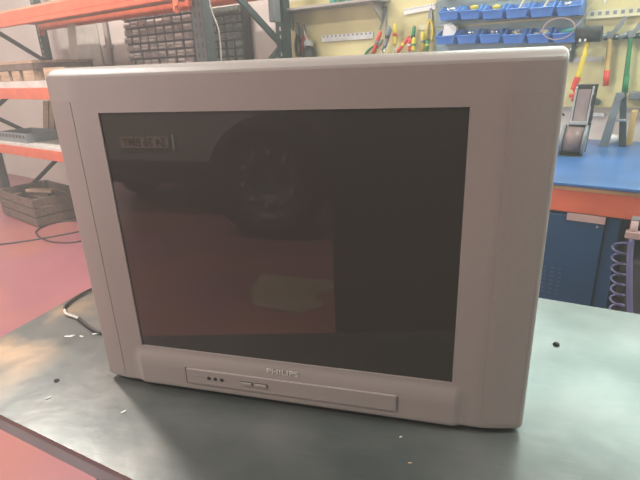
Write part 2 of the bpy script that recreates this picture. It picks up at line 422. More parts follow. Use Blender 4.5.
# cable leaving the set and hanging over the bench's left end
pc = thing('power_cable', 'thin dark cable looping over the bench left of the television', 'cable', (-.97, .95, BZ))
o0 = Vector((-.97, .95, BZ))
def rel(pts): return [Vector(p) - o0 for p in pts]
MB().tube(rel([(-.66, 1.13, BZ + .006), (-.76, 1.12, BZ + .006), (-.90, 1.09, BZ + .005), (-.955, 1.04, BZ + .005), (-.968, .985, BZ + .005), (-.962, .93, BZ + .005), (-.945, .905, BZ + .005)]), .0035).build('cord', 'cable', pc)
MB().tube(rel([(-.945, .905, BZ + .005), (-.925, .888, BZ + .005), (-.893, .879, BZ + .005), (-.875, .873, BZ + .005)]), .0036).build('pale_sleeve', 'tape', pc)['label'] = 'pale grey sleeve'
MB().tube(rel([(-.875, .873, BZ + .005), (-.822, .843, BZ + .005), (-.775, .826, BZ + .005), (-.715, .835, BZ + .005), (-.68, .86, BZ + .005)]), .0038).build('cord', 'cable', pc)

# crumbs and scraps on the bench
def scrap(x, y, w, a, label, m='chip', t=.0015):
    w *= .7
    o = MB().box((0, 0, t / 2 + .0002), (w, w * .28, t), rot=Matrix.Rotation(.06, 3, 'Z')).box((w * .35, w * .18, t / 2 + .0002), (w * .5, w * .2, t), rot=None).build('metal_chip', m, loc=(x, y, BZ), rz=a)
    tag(o, label, 'scrap', 'small scraps on the workbench')
scrap(-.842, .800, .028, .2, 'pale sliver on the bench, nearest its rusty left end')
scrap(-.812, .806, .016, -.3, 'short pale sliver, middle of three beside the television')
scrap(-.785, .824, .026, .5, 'pale curled sliver touching the television side')
scrap(-.716, .600, .011, .9, 'tiny white chip near the left front bench edge')
scrap(-.548, .596, .012, .8, 'tiny white chip below the left television corner')
scrap(-.056, .640, .006, .4, 'tiny grey speck in front of the television middle', 'tape')
scrap(-.037, .588, .008, 0, 'tiny yellowish speck lowest on the bench front', 'wood')
wsh = MB().lathe([(.0025, .0003), (.005, .0003), (.005, .002), (.0025, .002), (.0025, .0003)], 'z', seg=20).build('washer', 'black', loc=(-.742, .650, BZ))
tag(wsh, 'small dark washer lying on the left of the steel bench', 'washer')
for (x, y, w, a, l) in ((.235, .98, .012, .3, 'small dark crumb on the bright right of the bench'), (.30, .62, .007, .2, 'tiny dark crumb at the right front of the bench')):
    o = MB().lathe([(w * .2, 0.0003), (w * .6, .001), (w * .5, .004), (w * .1, .006)], 'z', seg=7).build('crumb', 'rubber', loc=(x, y, BZ), rz=a); tag(o, l, 'scrap', 'dark crumbs on the workbench')

# ------------------------------------------------------------------ pallet rack on the left
RF, RB = -1.0, -.22
rack = rthing('pallet_rack', 'orange and dark green pallet rack against the back wall', 'rack', 0, 0, 0)
UPR = -1.99; UPL = -5.33; RH = 2.6
def post(u, v, w=.05):
    p = MB().bb((-w, -.035, 0), (-w + .005, .035, RH)).bb((w - .005, -.035, 0), (w, .035, RH)).bb((-w, -.035, 0), (w, -.030, RH)).bb((-.07, -.05, 0), (.07, .05, .008)).build('upright', 'upright_front' if v < -.5 else 'upright_rear', rack)
    p.location = (u, v, 0)
for u in (UPL, UPR):
    post(u, RF + .035); post(u, RB, .04)
    br = MB(); z = .2; k = 0
    for k in range(5):
        z0 = .06 + k * .48; z1 = z0 + .48
        a, b = ((RF + .06, z0), (RB - .02, z1)) if k % 2 == 0 else ((RB - .02, z0), (RF + .06, z1))
        L = math.hypot(b[0] - a[0], b[1] - a[1]); an = math.atan2(b[1] - a[1], b[0] - a[0])
        br.box((u, (a[0] + b[0]) / 2, (a[1] + b[1]) / 2), (.022, L, .04), rot=Matrix.Rotation(an, 3, 'X'))
    br.build('brace', 'darkmetal', rack)
def beam(v, z0, z1, name='beam'):
    h = z1 - z0
    MB().bb((UPL + .052, v - .025, z0), (UPR - .052, v + .02, z1), bev=.004).bb((UPL + .052, v - .0265, z0 + h * .35), (UPR - .052, v - .024, z0 + h * .42), bev=0).bb((UPR - .053, v - .03, z0 - .05), (UPR - .03, v + .02, z1 + .04)).bb((UPL + .03, v - .03, z0 - .05), (UPL + .053, v + .02, z1 + .04)).build(name, 'orange', rack)
for z0, z1 in ((1.76, 1.865), (1.175, 1.27), (.655, .745)):
    beam(RF, z0, z1); beam(RB - .02, z0 + (.05 if z0 > 1.5 else 0), z1 + (.05 if z0 > 1.5 else 0))
MB().bb((UPL + .06, RF - .02, .746), (UPR - .06, RB, .768)).build('shelf_board', 'whiteboard', rack)
MB().bb((UPL + .06, RF - .01, 1.271), (UPR - .06, RB, 1.325)).build('shelf_board', 'whiteboard', rack)
MB().bb((UPL + .06, RF + .0, 1.866), (UPR - .06, RB - .08, 1.885)).build('shelf_board', 'wood', rack)

# on the middle shelf: pallet, box, lump
pal = rthing('wooden_pallet', 'small pale wooden pallet on the middle rack shelf', 'pallet', -4.55, -.70, 1.3255)
for y in (-.28, -.07, .14): MB().bb((-.62, y, .1435), (.44, y + .14, .165)).build('top_board', 'wood', pal)
for (x0, x1) in ((-.60, -.46), (-.41, -.27), (-.20, -.04), (.03, .17), (.24, .42)):
    for y in (-.28, .14): MB().bb((x0, y, .0), (x1, y + .12, .085), bev=.004).build('block', 'wood', pal)
MB().bb((-.62, -.28, .087), (.44, .27, .143), bev=.003).build('bearer', 'oldwood', pal)
bx = rthing('wooden_box', 'low open wooden box beside the pallet on the rack', 'box', -3.93, -.80, 1.3255)
for a, b in (((-.14, -.12, 0), (.20, -.105, .10)), ((-.14, .105, 0), (.20, .12, .10)), ((-.14, -.104, 0), (-.125, .104, .10)), ((.185, -.104, 0), (.20, .104, .10))):
    MB().bb(a, b, bev=.002).build('side_board', 'wood', bx)
MB().bb((-.124, -.104, .0), (.184, .104, .008)).build('bottom_board', 'wood', bx)
rk = MB()
for (x, y, r) in ((-.05, 0, .045), (.03, .01, .05), (.10, 0, .035)):
    rk.lathe([(r * .3, .0), (r * .9, r * .3), (r, r * .7), (r * .6, r * 1.2), (r * .1, r * 1.35)], 'z', (x, y, 0), 9)
tag(rbuild(rk, 'cast_lump', 'rock', -3.60, -.88, 1.3255), 'lumpy grey casting on the middle rack shelf', 'casting')
sh = MB(); P0 = []
N = 14
for i in range(N + 1):
    t = i / N; z = .004 + t * .49; x = .02 + .05 * math.sin(t * 2.6) + .10 * t * t; P0.append((x, z))
for (x, z), (x2, z2) in zip(P0, P0[1:]):
    a = [sh.bm.verts.new(p) for p in ((x - .06, 0, z), (x + .03, .03, z), (x2 + .03, .03, z2), (x2 - .06, 0, z2))]; sh.bm.faces.new(a)
o = rbuild(sh, 'plastic_sheet', 'film', -4.60, -.38, 1.3255); so = o.modifiers.new('t', 'SOLIDIFY'); so.thickness = .003
tag(o, 'curved milky plastic sheet standing on the middle rack shelf', 'sheet')

# lower shelf: perforated tray and leaning boards
tr = rthing('perforated_tray', 'grey perforated tray on the white lower rack shelf', 'tray', -4.86, -.80, .769)
MB().bb((-.30, -.17, 0), (.30, .17, .03), bev=.006).bb((-.30, -.17, .03), (.30, -.15, .085)).bb((-.30, .15, .03), (.30, .17, .085)).bb((.28, -.15, .03), (.30, .15, .085)).bb((-.30, -.15, .03), (-.28, .15, .085)).build('tray_body', 'greymetal', tr)
hh = MB()
for k in range(8): hh.bb((-.26 + k * .07, -.1715, .042), (-.225 + k * .07, -.169, .07))
hh.build('slot_holes', 'black', tr)
for k, (u, w, hgt, lab) in enumerate(((-5.21, .11, .33, 'left board of the three leaning on the lower shelf'), (-5.08, .10, .34, 'middle board of the three leaning on the lower shelf'), (-4.94, .12, .31, 'right board of the three leaning on the lower shelf'))):
    o = MB().box((0, .07, hgt / 2 + .004), (w, .02, hgt), rot=Matrix.Rotation(-.22, 3, 'X')).build('leaning_board', 'wood', loc=room(u, -.50, .772), rz=RZ); tag(o, lab, 'board', 'boards on the lower shelf')

# slatted crate on the floor
cr = thing('wooden_crate', 'brown slatted wooden crate on the red floor below the rack', 'crate', (-3.77, 3.54, 0), math.radians(-24))
CW, CD, CH = .86, .50, .27
def slats(x0, x1, y0, y1):
    m = MB()
    for k in range(3): m.bb((x0, y0, .012 + k * .09), (x1, y1, .012 + k * .09 + .078), bev=.002)
    return m
slats(-CW, 0, 0, .014).build('side_panel', 'oldwood', cr); slats(-CW, 0, CD - .014, CD).build('side_panel', 'oldwood', cr)
slats(-.014, 0, .0145, CD - .0145).build('end_panel', 'oldwood', cr); slats(-CW, -CW + .014, .0145, CD - .0145).build('end_panel', 'oldwood', cr)
for x in (-CW + .035, -.035):
    for y in (.035, CD - .035): MB().bb((x - .02, y - .02, .0), (x + .02, y + .02, CH)).build('corner_post', 'oldwood', cr)
MB().bb((-CW + .015, .056, .012), (-.015, CD - .056, .024)).build('bottom_board', 'oldwood', cr)
CO = Vector((-3.77, 3.54)); ca = math.radians(-24)
for k in range(4):
    lx, ly = -.50 + .03 * k, .25
    o = MB().box((0, 0, 0), (.40 - .03 * k, .07, .03), bev=.003).build('wood_offcut', 'wood' if k % 2 else 'oldwood', loc=(CO.x + lx * math.cos(ca) - ly * math.sin(ca), CO.y + lx * math.sin(ca) + ly * math.cos(ca), .166 + .032 * k), rz=ca + .25 * k - .3)
    tag(o, ('lowest wood offcut in the slatted crate', 'pale wood offcut in the slatted crate, second from the bottom', 'third wood offcut up in the slatted crate', 'topmost wood offcut in the slatted crate')[k], 'offcut', 'offcuts in the crate')
fillm = MB().bb((-CW + .06, .06, .026), (-.06, CD - .06, .15), bev=.02).build('crate_filling', 'oldwood', cr); fillm['kind'] = 'stuff'

# dark cable lying on the red floor
fc = MB().tube([(-4.1, 2.95, .006), (-3.75, 3.075, .006), (-3.52, 3.235, .006), (-3.33, 3.42, .006), (-3.2, 3.55, .006), (-3.02, 3.5, .006), (-3.08, 3.25, .006), (-3.35, 3.22, .006), (-3.68, 3.42, .008), (-3.72, 3.68, .006), (-3.48, 3.80, .006), (-3.2, 3.70, .01), (-2.9, 3.60, .006), (-2.7, 3.5, .006)], .0075, smooth=6).build('floor_cable', 'cable')
tag(fc, 'thin dark cable looped on the red floor near the crate', 'cable')

# conduit and panel on the wall
tag(rbuild(MB().bb((-.62, -.02, .9), (.0, -.001, 2.0), bev=.003), 'wall_panel', 'whiteboard', -4.62, 0, 0), 'pale flat panel on the wall left of the drawer units', 'panel')
cd = rthing('conduit', 'vertical grey conduit pipe on the wall beside the drawers', 'pipe', -4.44, -.035, 0)
MB().cyl((0, 0, .3), (0, 0, 3.2), .022).build('pipe', 'conduit', cd)
MB().bb((-.04, -.028, 1.60), (.04, .034, 1.63)).build('clip', 'conduit', cd)

# small-parts drawer units
def organiser(u0, u1, z0, z1, nc, nr, mats, label, merge=None):
    w = u1 - u0; h = z1 - z0
    t = rthing('drawer_organiser', label, 'organiser', (u0 + u1) / 2, -.076, z0)
    MB().bb((-w / 2, -.02, 0), (w / 2, .073, h), bev=.004).build('cabinet_body', 'organbody', t)
    cw = w / nc; ch = h / nr
    for r in range(nr):
        c = 0
        while c < nc:
            span = 1
            if merge and r in merge and c % merge[r] == 0: span = merge[r]
            x0 = -w / 2 + c * cw + .010; x1 = -w / 2 + (c + span) * cw - .010; y = -.022; zb = r * ch + .006; zt = (r + 1) * ch - .010
            jit = random.choice((0, 0, .004, .012))
            d = MB().bb((x0, y - .02 - jit, zb), (x1, y + .002, zt), bev=.003).build('drawer', mats[0], t)
            MB().bb((x0 + .01, y - .030 - jit, zb + .008), (x1 - .01, y - .0205 - jit, zb + .020), bev=.002).build('pull', mats[1] if random.random() < .35 else mats[0], d)
            if random.random() < .55: MB().bb((x0 + .008, y - .0212 - jit, zt - (zt - zb) * (.25 + .35 * random.random())), (x1 - .008, y - .0204 - jit, zt - .004)).build('label_card', mats[1], d)
            c += span
    return t
organiser(-4.02, -3.06, 1.275, 1.875, 8, 9, ('drawer', 'drawerlit'), 'wide dark organiser of small clear drawers with white labels')
organiser(-2.85, -2.49, 1.33, 1.82, 4, 8, ('drawer2', 'drawer2'), 'smaller greenish organiser of drawers behind the rack post', {6: 2, 7: 4, 4: 2, 3: 1})
# strap and cable on the rack post, box on the rear post
ch_ = MB()
for k in range(5): ch_.lathe([(.016, -.004), (.022, -.004), (.022, .004), (.016, .004), (.016, -.004)], 'y' if k % 2 else 'x', (0, 0, -k * .036), 16)
tag(rbuild(ch_, 'orange_chain', 'strap', -2.075, -1.075, 1.84), 'short orange chain hanging at the front rack post', 'chain')
tag(rbuild(MB().tube([(0, 0, 2.5), (.0, 0, 1.8), (.02, -.01, 1.68), (.06, -.012, 1.58), (.05, 0, 1.45), (.03, 0, 1.2), (.02, 0, .6)], .004), 'hanging_wire', 'conduit', -1.895, -.98, 0), 'thin pale wire running down beside the front rack post', 'wire')
tag(rbuild(MB().bb((-.04, -.02, 0), (.01, .05, .17), bev=.006), 'junction_box', 'greymetal', -1.975, -.318, 1.65), 'grey box fixed to the rear rack post', 'box')

# ------------------------------------------------------------------ yellow tool board and what hangs on it
PB = rbuild(MB().bb((-2.09, -.045, 1.09), (2.2, -.001, 1.80), bev=.002), 'tool_board', 'peg', 0, 0, 0)
tag(PB, 'large yellow tool board on the back wall', 'board')
VF = -.047   # board face
tag(rbuild(MB().bb((-.42, -.17, 0), (.42, 0, .016), bev=.002).prism([(-.001, -.001), (-.15, -.001), (-.001, -.12)], -.38, -.37, 'x').prism([(-.001, -.001), (-.15, -.001), (-.001, -.12)], .36, .37, 'x'), 'wall_shelf', 'conduit', -1.66, VF, 1.722), 'narrow grey shelf on the left of the tool board', 'shelf')
cols = ['bluegreen', 'green', 'bluegreen', 'tape', 'bluegreen', 'green']
for k in range(6):
    o = rbuild(MB().lathe([(.022, 0), (.026, .01), (.022, .04), (.012, .055), (.012, .07), (.0, .07)], 'z', seg=14), 'spray_bottle', cols[k], -1.62 + .062 * k, VF - .08, 1.739)
    tag(o, ['leftmost teal bottle on the narrow wall shelf', 'green bottle second from left on the wall shelf', 'teal bottle third from left on the wall shelf', 'pale bottle among teal ones on the wall shelf', 'teal bottle second from right on the wall shelf', 'rightmost green bottle on the narrow wall shelf'][k], 'bottle', 'bottles on the wall shelf')
# hanging caliper bracket at right end of shelf
tag(rbuild(MB().bb((-.012, -.006, -.17), (.0, 0, 0)).bb((-.05, -.006, -.012), (-.0, 0, 0)).box((-.03, -.004, -.08), (.01, .005, .12), rot=Matrix.Rotation(.35, 3, 'Y')), 'wall_bracket', 'greymetal', -1.26, VF - .003, 1.70), 'thin grey bracket hanging under the wall shelf', 'bracket')
# pliers hung at left
def pliers(u, z, m, label, s=1., ang=0., v=VF):
    t = rthing('pliers', label, 'pliers', u, v - .012, z, 'pliers on the tool board')
    R = Matrix.Rotation(ang, 4, 'Y')
    def tr_(p): return R @ (Vector(p) * s)
    MB().tube([tr_(p) for p in ((0, 0, 0), (.016, 0, -.04), (.022, 0, -.09), (.014, 0, -.14))], .009 * s).build('handle', m, t)
    MB().tube([tr_(p) for p in ((0, 0, 0), (-.016, 0, -.04), (-.022, 0, -.09), (-.014, 0, -.14))], .009 * s).build('handle', m, t)
    MB().loft([[tr_(p) for p in ((-.014, -.006, -.01), (.014, -.006, -.01), (.014, .006, -.01), (-.014, .006, -.01))], [tr_(p) for p in ((-.015, -.006, .02), (.015, -.006, .02), (.015, .006, .02), (-.015, .006, .02))], [tr_(p) for p in ((-.005, -.004, .07), (.005, -.004, .07), (.005, .004, .07), (-.005, .004, .07))]]).build('jaw', 'greymetal', t)
pliers(-1.99, 1.58, 'black', 'black-handled pliers hanging left on the tool board', 1.1)
pliers(-1.93, 1.57, 'red', 'red-handled pliers hanging beside the black bottle', 1.0)
gb = rthing('grease_gun', 'black squat oil can hanging on the left of the board', 'oil can', -1.865, VF - .05, 1.33)
MB().lathe([(.0, 0), (.045, 0), (.05, .02), (.05, .12), (.03, .15), (.012, .16), (.012, .18)], 'z', seg=24).build('can_body', 'black', gb)
MB().tube([(0, 0, .17), (-.02, 0, .22), (-.03, 0, .27)], .006).build('spout', 'chrome', gb)
MB().bb((-.03, -.02, .16), (.03, .02, .2), bev=.006).build('pump_head', 'chrome', gb)
# white tool rails
def ruler(u0, u1, z, h, dz, label):
    t = rthing('tool_strip', label, 'tool strip', (u0 + u1) / 2, VF - .006, z)
    w = u1 - u0; R = Matrix.Rotation(dz, 4, 'Y')
    m = MB().box((0, 0, 0), (w, .01, h), T=R); m.start()
    for k in range(12): m.box((-w / 2 + (k + .5) * w / 12, -.0055, h * .28), (w * .03, .002, h * .25), T=R)
    m.paint('greymetal').build('strip_body', 'chip', t)
ruler(-1.775, -1.36, 1.535, .042, .0, 'long white perforated strip under the wall shelf')
ruler(-1.135, -.925, 1.663, .034, -.07, 'short white strip high on the board near the bins')
tag(rbuild(MB().bb((-.055, -.003, -.014), (.055, 0, .014)), 'paper_label', 'cream', -.98, VF - .001, 1.558), 'cream paper label above the screwdrivers', 'label', 'paper labels on the tool board')
tag(rbuild(MB().bb((-.09, -.003, -.012), (.08, 0, .012)), 'paper_label', 'whiteboard', -.07, VF - .001, 1.337), 'cream paper strip below the black mallet', 'label', 'paper labels on the tool board')
tag(rbuild(MB().prism([(-.03, .06), (.03, .06), (-.022, -.03)], -.003, 0, 'y'), 'paper_tag', 'chip', .0, VF - .001, 1.625), 'white paper corner above the mallet', 'label')
# screwdrivers in a rack
rail = rbuild(MB().bb((-.27, -.07, -.006), (.17, 0, .006), bev=.002), 'screwdriver_rail', 'greymetal', -1.10, VF, 1.395); tag(rail, 'grey rail holding the screwdrivers and pliers', 'rail')
def screwdriver(u, z, ang, m, m2, L, label):
    t = rthing('screwdriver', label, 'screwdriver', u, VF - .04 - .03 * (int(round(u * 1000)) // 7 % 4), z, 'screwdrivers on the tool board'); R = Matrix.Rotation(ang, 4, 'Y')
    h = MB().lathe([(0, 0), (.010, 0), (.013, .012), (.011, .03), (.013, .06), (.011, L), (.006, L + .008), (0, L + .01)], 'z', seg=14); bmesh.ops.transform(h.bm, matrix=R, verts=h.bm.verts); h.build('grip', m, t)
    h = MB().cyl((0, 0, -.06), (0, 0, .0), .0035); bmesh.ops.transform(h.bm, matrix=R, verts=h.bm.verts); h.build('blade', 'steel', t)
    h = MB().lathe([(.0128, L * .45), (.0138, L * .47), (.0138, L * .6), (.0128, L * .62)], 'z', seg=14); bmesh.ops.transform(h.bm, matrix=R, verts=h.bm.verts); h.build('grip_band', m2, t)
sd = [(-1.29, 1.42, .42, 'red', 'greymetal', .13, 'leftmost leaning screwdriver with red and grey grip'), (-1.25, 1.43, .40, 'greymetal', 'red', .135, 'long grey-gripped screwdriver leaning right'),
      (-1.205, 1.45, .25, 'greymetal', 'black', .12, 'dark grey screwdriver left of the yellow one'), (-1.165, 1.46, .0, 'yellow', 'red', .12, 'upright screwdriver with yellow and red grip'),
      (-1.13, 1.42, .75, 'red', 'yellow', .11, 'red screwdriver lying steeply among the others'), (-1.06, 1.44, .1, 'green', 'black', .12, 'thick green screwdriver in the middle of the rail'),
      (-1.045, 1.42, -.05, 'red', 'chip', .07, 'short red screwdriver right of the green one'), (-1.01, 1.42, .05, 'yellow', 'green', .07, 'short yellow screwdriver near the rail end'),
      (-.98, 1.42, -.1, 'yellow', 'greymetal', .10, 'thin yellow screwdriver near the bins'), (-.945, 1.42, .02, 'green', 'yellow', .06, 'short green screwdriver at the right rail end')]
for a in sd: screwdriver(*a)
pliers(-1.33, 1.47, 'green', 'green-handled pliers at the left end of the rail', .8, .9)
pliers(-.955, 1.60, 'yellow', 'yellow-handled pliers hanging just left of the blue bins', .9)

# louvre panels with blue bins
def bin_proto(w, label):
    t = rthing('parts_bin', label, 'bin', 0, 0, 0, 'blue parts bins on the tool board')
    d = .12; h = .07; k = .003
    b = MB()
    # tapered open bin: front (towards -y) lower than the back
    def wall(a, b2, c, d2): # quad thickened
        m = b.bm; vs = [m.verts.new(p) for p in (a, b2, c, d2)]; m.faces.new(vs)
    w2 = w / 2; f2 = w2 * .86; h = .075
    wall((-f2, -d, 0), (f2, -d, 0), (w2, 0, 0), (-w2, 0, 0))
    wall((-f2, -d, 0), (f2, -d, 0), (f2 + .008, -d - .014, h * .55), (-f2 - .008, -d - .014, h * .55))
    wall((-w2, 0, 0), (w2, 0, 0), (w2, 0, h), (-w2, 0, h))
    for s in (-1, 1):
        m = b.bm; vs = [m.verts.new(p) for p in ((s * f2, -d, 0), (s * w2, 0, 0), (s * w2, 0, h), (s * (f2 + .004), -d * .6, h), (s * (f2 + .008), -d - .014, h * .55))]; m.faces.new(vs)
    o = b.build('bin_body', 'binblue', t); so = o.modifiers.new('t', 'SOLIDIFY'); so.thickness = .004
    MB().tube([(-f2 - .008, -d - .016, h * .55), (f2 + .008, -d - .016, h * .55)], .004, smooth=0).build('rim', 'binblue', t)
    return t
def contents(kind, u, v, z, label):
    t = None
    if kind == 'bolts':
        m = MB()
        for k in range(9):
            a = random.random() * PI; x = random.uniform(-.024, .024); y = random.uniform(-.03, .03); dx = .016 * math.cos(a); dy = .016 * math.sin(a); zz = .016 + .012 * (k % 4)
            m.cyl((x - dx, y - dy, zz), (x + dx, y + dy, zz + .004), .007, seg=8)
        o = rbuild(m, 'loose_fittings', random.choice(['chip', 'cream', 'chrome']), u, v, z); tag(o, label, 'fittings', kind='stuff')
    elif kind == 'yellow':
        o = rbuild(MB().lathe([(0, 0), (.018, 0), (.018, .05), (.024, .055), (.024, .065), (0, .07)], 'z', seg=16), 'yellow_connector', 'yellow', u, v, z); tag(o, label, 'connector')
    elif kind == 'paper':
        o = rbuild(MB().prism([(-.045, 0), (.04, 0), (.045, .085), (.01, .11), (-.03, .105)], -.02, .01, 'y'), 'paper_packet', 'chip', u, v, z); tag(o, label, 'packet')
    elif kind == 'tool':
        o = rbuild(MB().tube([(-.03, 0, .006), (.0, 0, .05), (.03, 0, .11)], .007).bb((.01, -.008, .09), (.045, .008, .104)), 'small_tool', 'cream', u, v, z); tag(o, label, 'tool')
    elif kind == 'green':
        o = rbuild(MB().cyl((-.034, 0, .052), (.034, 0, .054), .013), 'green_tube', 'bluegreen', u, v, z); tag(o, label, 'tube')
for (name, z0, z1, lab) in (('louvre_panel', 1.555, 1.70, 'upper grey louvre panel carrying the blue bins'), ('louvre_panel', 1.415, 1.545, 'lower grey louvre panel carrying the blue bins')):
    m = MB().bb((-.92, -.008, z0), (-.10, 0, z1))
    zz = z0 + .02
    while zz < z1 - .01: m.bb((-.90, -.014, zz), (-.12, -.007, zz + .006)); zz += .03
    tag(rbuild(m, name, 'panel', 0, VF - .001, 0), lab, 'panel', 'louvre panels on the tool board')
ordw = ['leftmost', 'second from left', 'third from left', 'fourth from left', 'fifth from left', 'rightmost']
kinds = [['bolts', 'yellow', 'yellow', 'tool', 'tool', 'bolts'], ['paper', 'bolts', 'bolts', 'bolts', 'bolts', 'green']]
kw = {'bolts': 'small pale fittings', 'yellow': 'a yellow connector', 'tool': 'a pale slanted tool', 'paper': 'a white paper packet', 'green': 'a teal tube'}
proto = None
for r, (z, us) in enumerate(((1.577, [-.79 + .126 * q for q in range(6)]), (1.450, [-.80 + .128 * q for q in range(6)]))):
    for k, u in enumerate(us):
        lab = 'blue parts bin holding %s, %s of the %s row' % (kw[kinds[r][k]], ordw[k], ('upper', 'lower')[r])
        if proto is None: proto = bin_proto(.112, lab); b = proto
        else: b = copy_tree(proto)
        zj = z + random.uniform(-.002, .002) - (.0055, .005)[r] * k
        b.location = room(u, VF - .018, zj); b.rotation_euler = (0, 0, RZ + random.uniform(-.03, .03)); b['label'] = lab
        contents(kinds[r][k], u, VF - .075, zj + .0045, '%s in the %s bin of the %s row' % (kw[kinds[r][k]].replace('a ', '', 1) if kw[kinds[r][k]].startswith('a ') else kw[kinds[r][k]], ordw[k], ('upper', 'lower')[r]))
tag(rbuild(MB().bb((-.05, -.1, 0), (.05, 0, .05), bev=.006), 'red_case', 'red', -.82, VF - .002, 1.705), 'red case above the leftmost blue bins', 'case')
# coil of thin wire hung at the right of the bins
wc = []
for k in range(40):
    a = k / 39 * 4 * PI; wc.append((.075 * math.cos(a), -.004 * (k / 10), .05 * math.sin(a)))
wc += [(.10, -.01, .03), (.14, -.008, .12), (.17, 0, .24)]
tag(rbuild(MB().tube(wc, .0025, seg=6, smooth=1), 'wire_coil', 'pink', -.19, VF - .16, 1.49), 'thin pinkish wire looped in front of the right bins', 'wire')

# hook rails
def hook_rail(u0, u1, z, h, label):
    t = rthing('hook_rail', label, 'rail', u0, VF - .004, z, 'hook rails on the tool board')
    w = u1 - u0
    m = MB().bb((0, -.006, -h / 2), (w, .003, h / 2)).bb((0, -.018, -h / 2 - .004), (w, .003, -h / 2)); m.start(); x = .02
    while x < w - .02: m.bb((x, -.0072, -h * .2), (x + .016, -.0058, h * .25)); x += .034
    m.paint('greymetal' if h > .03 else 'chip').build('rail_strip', 'cream' if h > .03 else 'darkmetal', t)
hook_rail(-.095, 1.2, 1.555, .038, 'cream perforated hook rail above the hammers')
hook_rail(-.13, .0, 1.45, .022, 'short dark rail carrying the mallet')
hook_rail(.0, 1.2, 1.442, .022, 'lower dark hook rail carrying the two hammers')
# mallet and hammers
ml = rthing('mallet', 'black-headed mallet with yellow handle and red tip', 'mallet', -.02, VF - .205, 1.196)
MB().cyl((-.075, 0, .262), (.03, 0, .258), .037, seg=28).cyl((-.080, 0, .262), (-.075, 0, .262), .032, .037, seg=28).cyl((.03, 0, .258), (.035, 0, .258), .037, .032, seg=28).build('mallet_head', 'rubber', ml)
MB().tube([(-.045, 0, .06), (-.035, 0, .12), (-.020, 0, .235)], lambda t: .014 - .004 * t, seg=14).build('handle', 'yellow', ml)
MB().tube([(-.058, 0, .0), (-.052, 0, .03), (-.045, 0, .06)], lambda t: .015, seg=14).build('handle_tip', 'red', ml)
MB().bb((-.035, -.03, .226), (-.025, .17, .24)).bb((-.058, -.03, .226), (-.048, .17, .24)).build('holder', 'chrome', ml)
def hammer(u, z, mh, mt, L, label):
    t = rthing('hammer', label, 'hammer', u, VF - .06, z, 'hammers on the hook rail')
    MB().tube([(0.012, 0, -L), (.006, 0, -L * .5), (0, 0, -.005)], lambda q: .0135 - .004 * q, seg=14).build('handle', mh, t)
    MB().tube([(0.0135, 0, -L - .005), (.010, 0, -L * .70)], .0142, seg=14, smooth=0).build('handle_grip' if mt != mh else 'handle_grip', mt, t)
    MB().loft([[(-.012, -.011, -.012), (.012, -.011, -.012), (.012, .011, -.012), (-.012, .011, -.012)], [(-.014, -.013, .02), (.014, -.013, .02), (.014, .013, .02), (-.014, .013, .02)]]).cyl((-.012, 0, .006), (-.05, -.01, -.008), .011, .013).prism([(.01, -.008), (.05, .05), (.058, .085), (.046, .088), (.03, .055), (.005, .022)], -.009, .009, 'y').build('hammer_head', 'greymetal', t)
    MB().cyl((.018, 0, .04), (.03, .058, .06), .004).build('hook', 'chrome', t)
hammer(.035, 1.445, 'handlewood', 'red', .235, 'hammer with wooden handle and red tip, next to the mallet')
hammer(.125, 1.445, 'green', 'green', .27, 'hammer with green handle, right of the wooden one')
# spanners hung beyond
for k in range(3):
    u = .19 + .05 * k
    t = rbuild(MB().bb((-.008, -.004, -.10), (.008, .004, .0)).lathe([(.006, -.004), (.016, -.004), (.016, .004), (.006, .004), (.006, -.004)], 'y', (0, 0, .012), 16).lathe([(.006, -.004), (.014, -.004), (.014, .004), (.006, .004), (.006, -.004)], 'y', (0, 0, -.11), 16), 'spanner', 'steel', u, VF - .018, 1.53)
    tag(t, ('leftmost steel spanner on the cream hook rail', 'middle steel spanner on the cream hook rail', 'right steel spanner on the cream hook rail')[k], 'spanner', 'spanners on the hook rail')
cl = rthing('claw_bar', 'dark hooked tool hanging beside the top right television corner', 'tool', -.145, VF - .02, 1.39)
MB().tube([(0, 0, -.06), (.01, 0, -.02), (.012, 0, .02), (-.004, 0, .05), (-.03, 0, .055)], .011).build('bar', 'darkmetal', cl)
MB().cyl((0, -.004, .0), (0, .019, .0), .006).build('peg', 'chrome', cl)
tag(rbuild(MB().tube([(0, 0, -.03), (.012, -.01, 0), (.0, 0, .03)], .008).bb((-.02, -.008, -.012), (.024, .008, .004)), 'valve_tap', 'red', -.105, VF - .012, 1.155), 'small red tap on the board above the framed device', 'tap')
tag(rbuild(MB().box((0, 0, 0), (.09, .03, .03), bev=.008, rot=Matrix.Rotation(.5, 3, 'Y')).cyl((-.045, 0, .03), (-.02, 0, .01), .02), 'dark_grip', 'darkmetal', -.01, VF - .02, 1.135), 'small dark grip tool on the board behind the framed device', 'tool')
tag(rbuild(MB().bb((-.04, -.06, -.02), (.08, 0, .02), bev=.006).cyl((.0, -.061, 0), (.0, -.07, 0), .014), 'grey_holder', 'greymetal', .20, VF - .002, 1.155), 'grey holder on the board right of the green hammer', 'holder')

# ------------------------------------------------------------------ blue bench
bb_ = rthing('blue_workbench', 'long workbench with blue top and orange front beam', 'workbench', 0, 0, 0)
MB().bb((-1.7, -1.157, .908), (2.3, -.05, .92), bev=.002).build('bench_top', 'blue', bb_)
MB().bb((-1.7, -1.152, .893), (2.3, -.05, .9078)).build('board_layer', 'edgewood', bb_)
MB().bb((-1.7, -1.15, .808), (2.3, -1.10, .8925), bev=.003).build('front_beam', 'orange', bb_)
MB().bb((-1.7, -.12, .808), (2.3, -.07, .8925), bev=.003).build('rear_beam', 'orange', bb_)
for u in (-1.65, 1.0, 2.25):
    for v in (-1.12, -.1): MB().bb((u - .04, v - .025, 0), (u + .04, v + .025, .807)).build('leg', 'darkmetal', bb_)

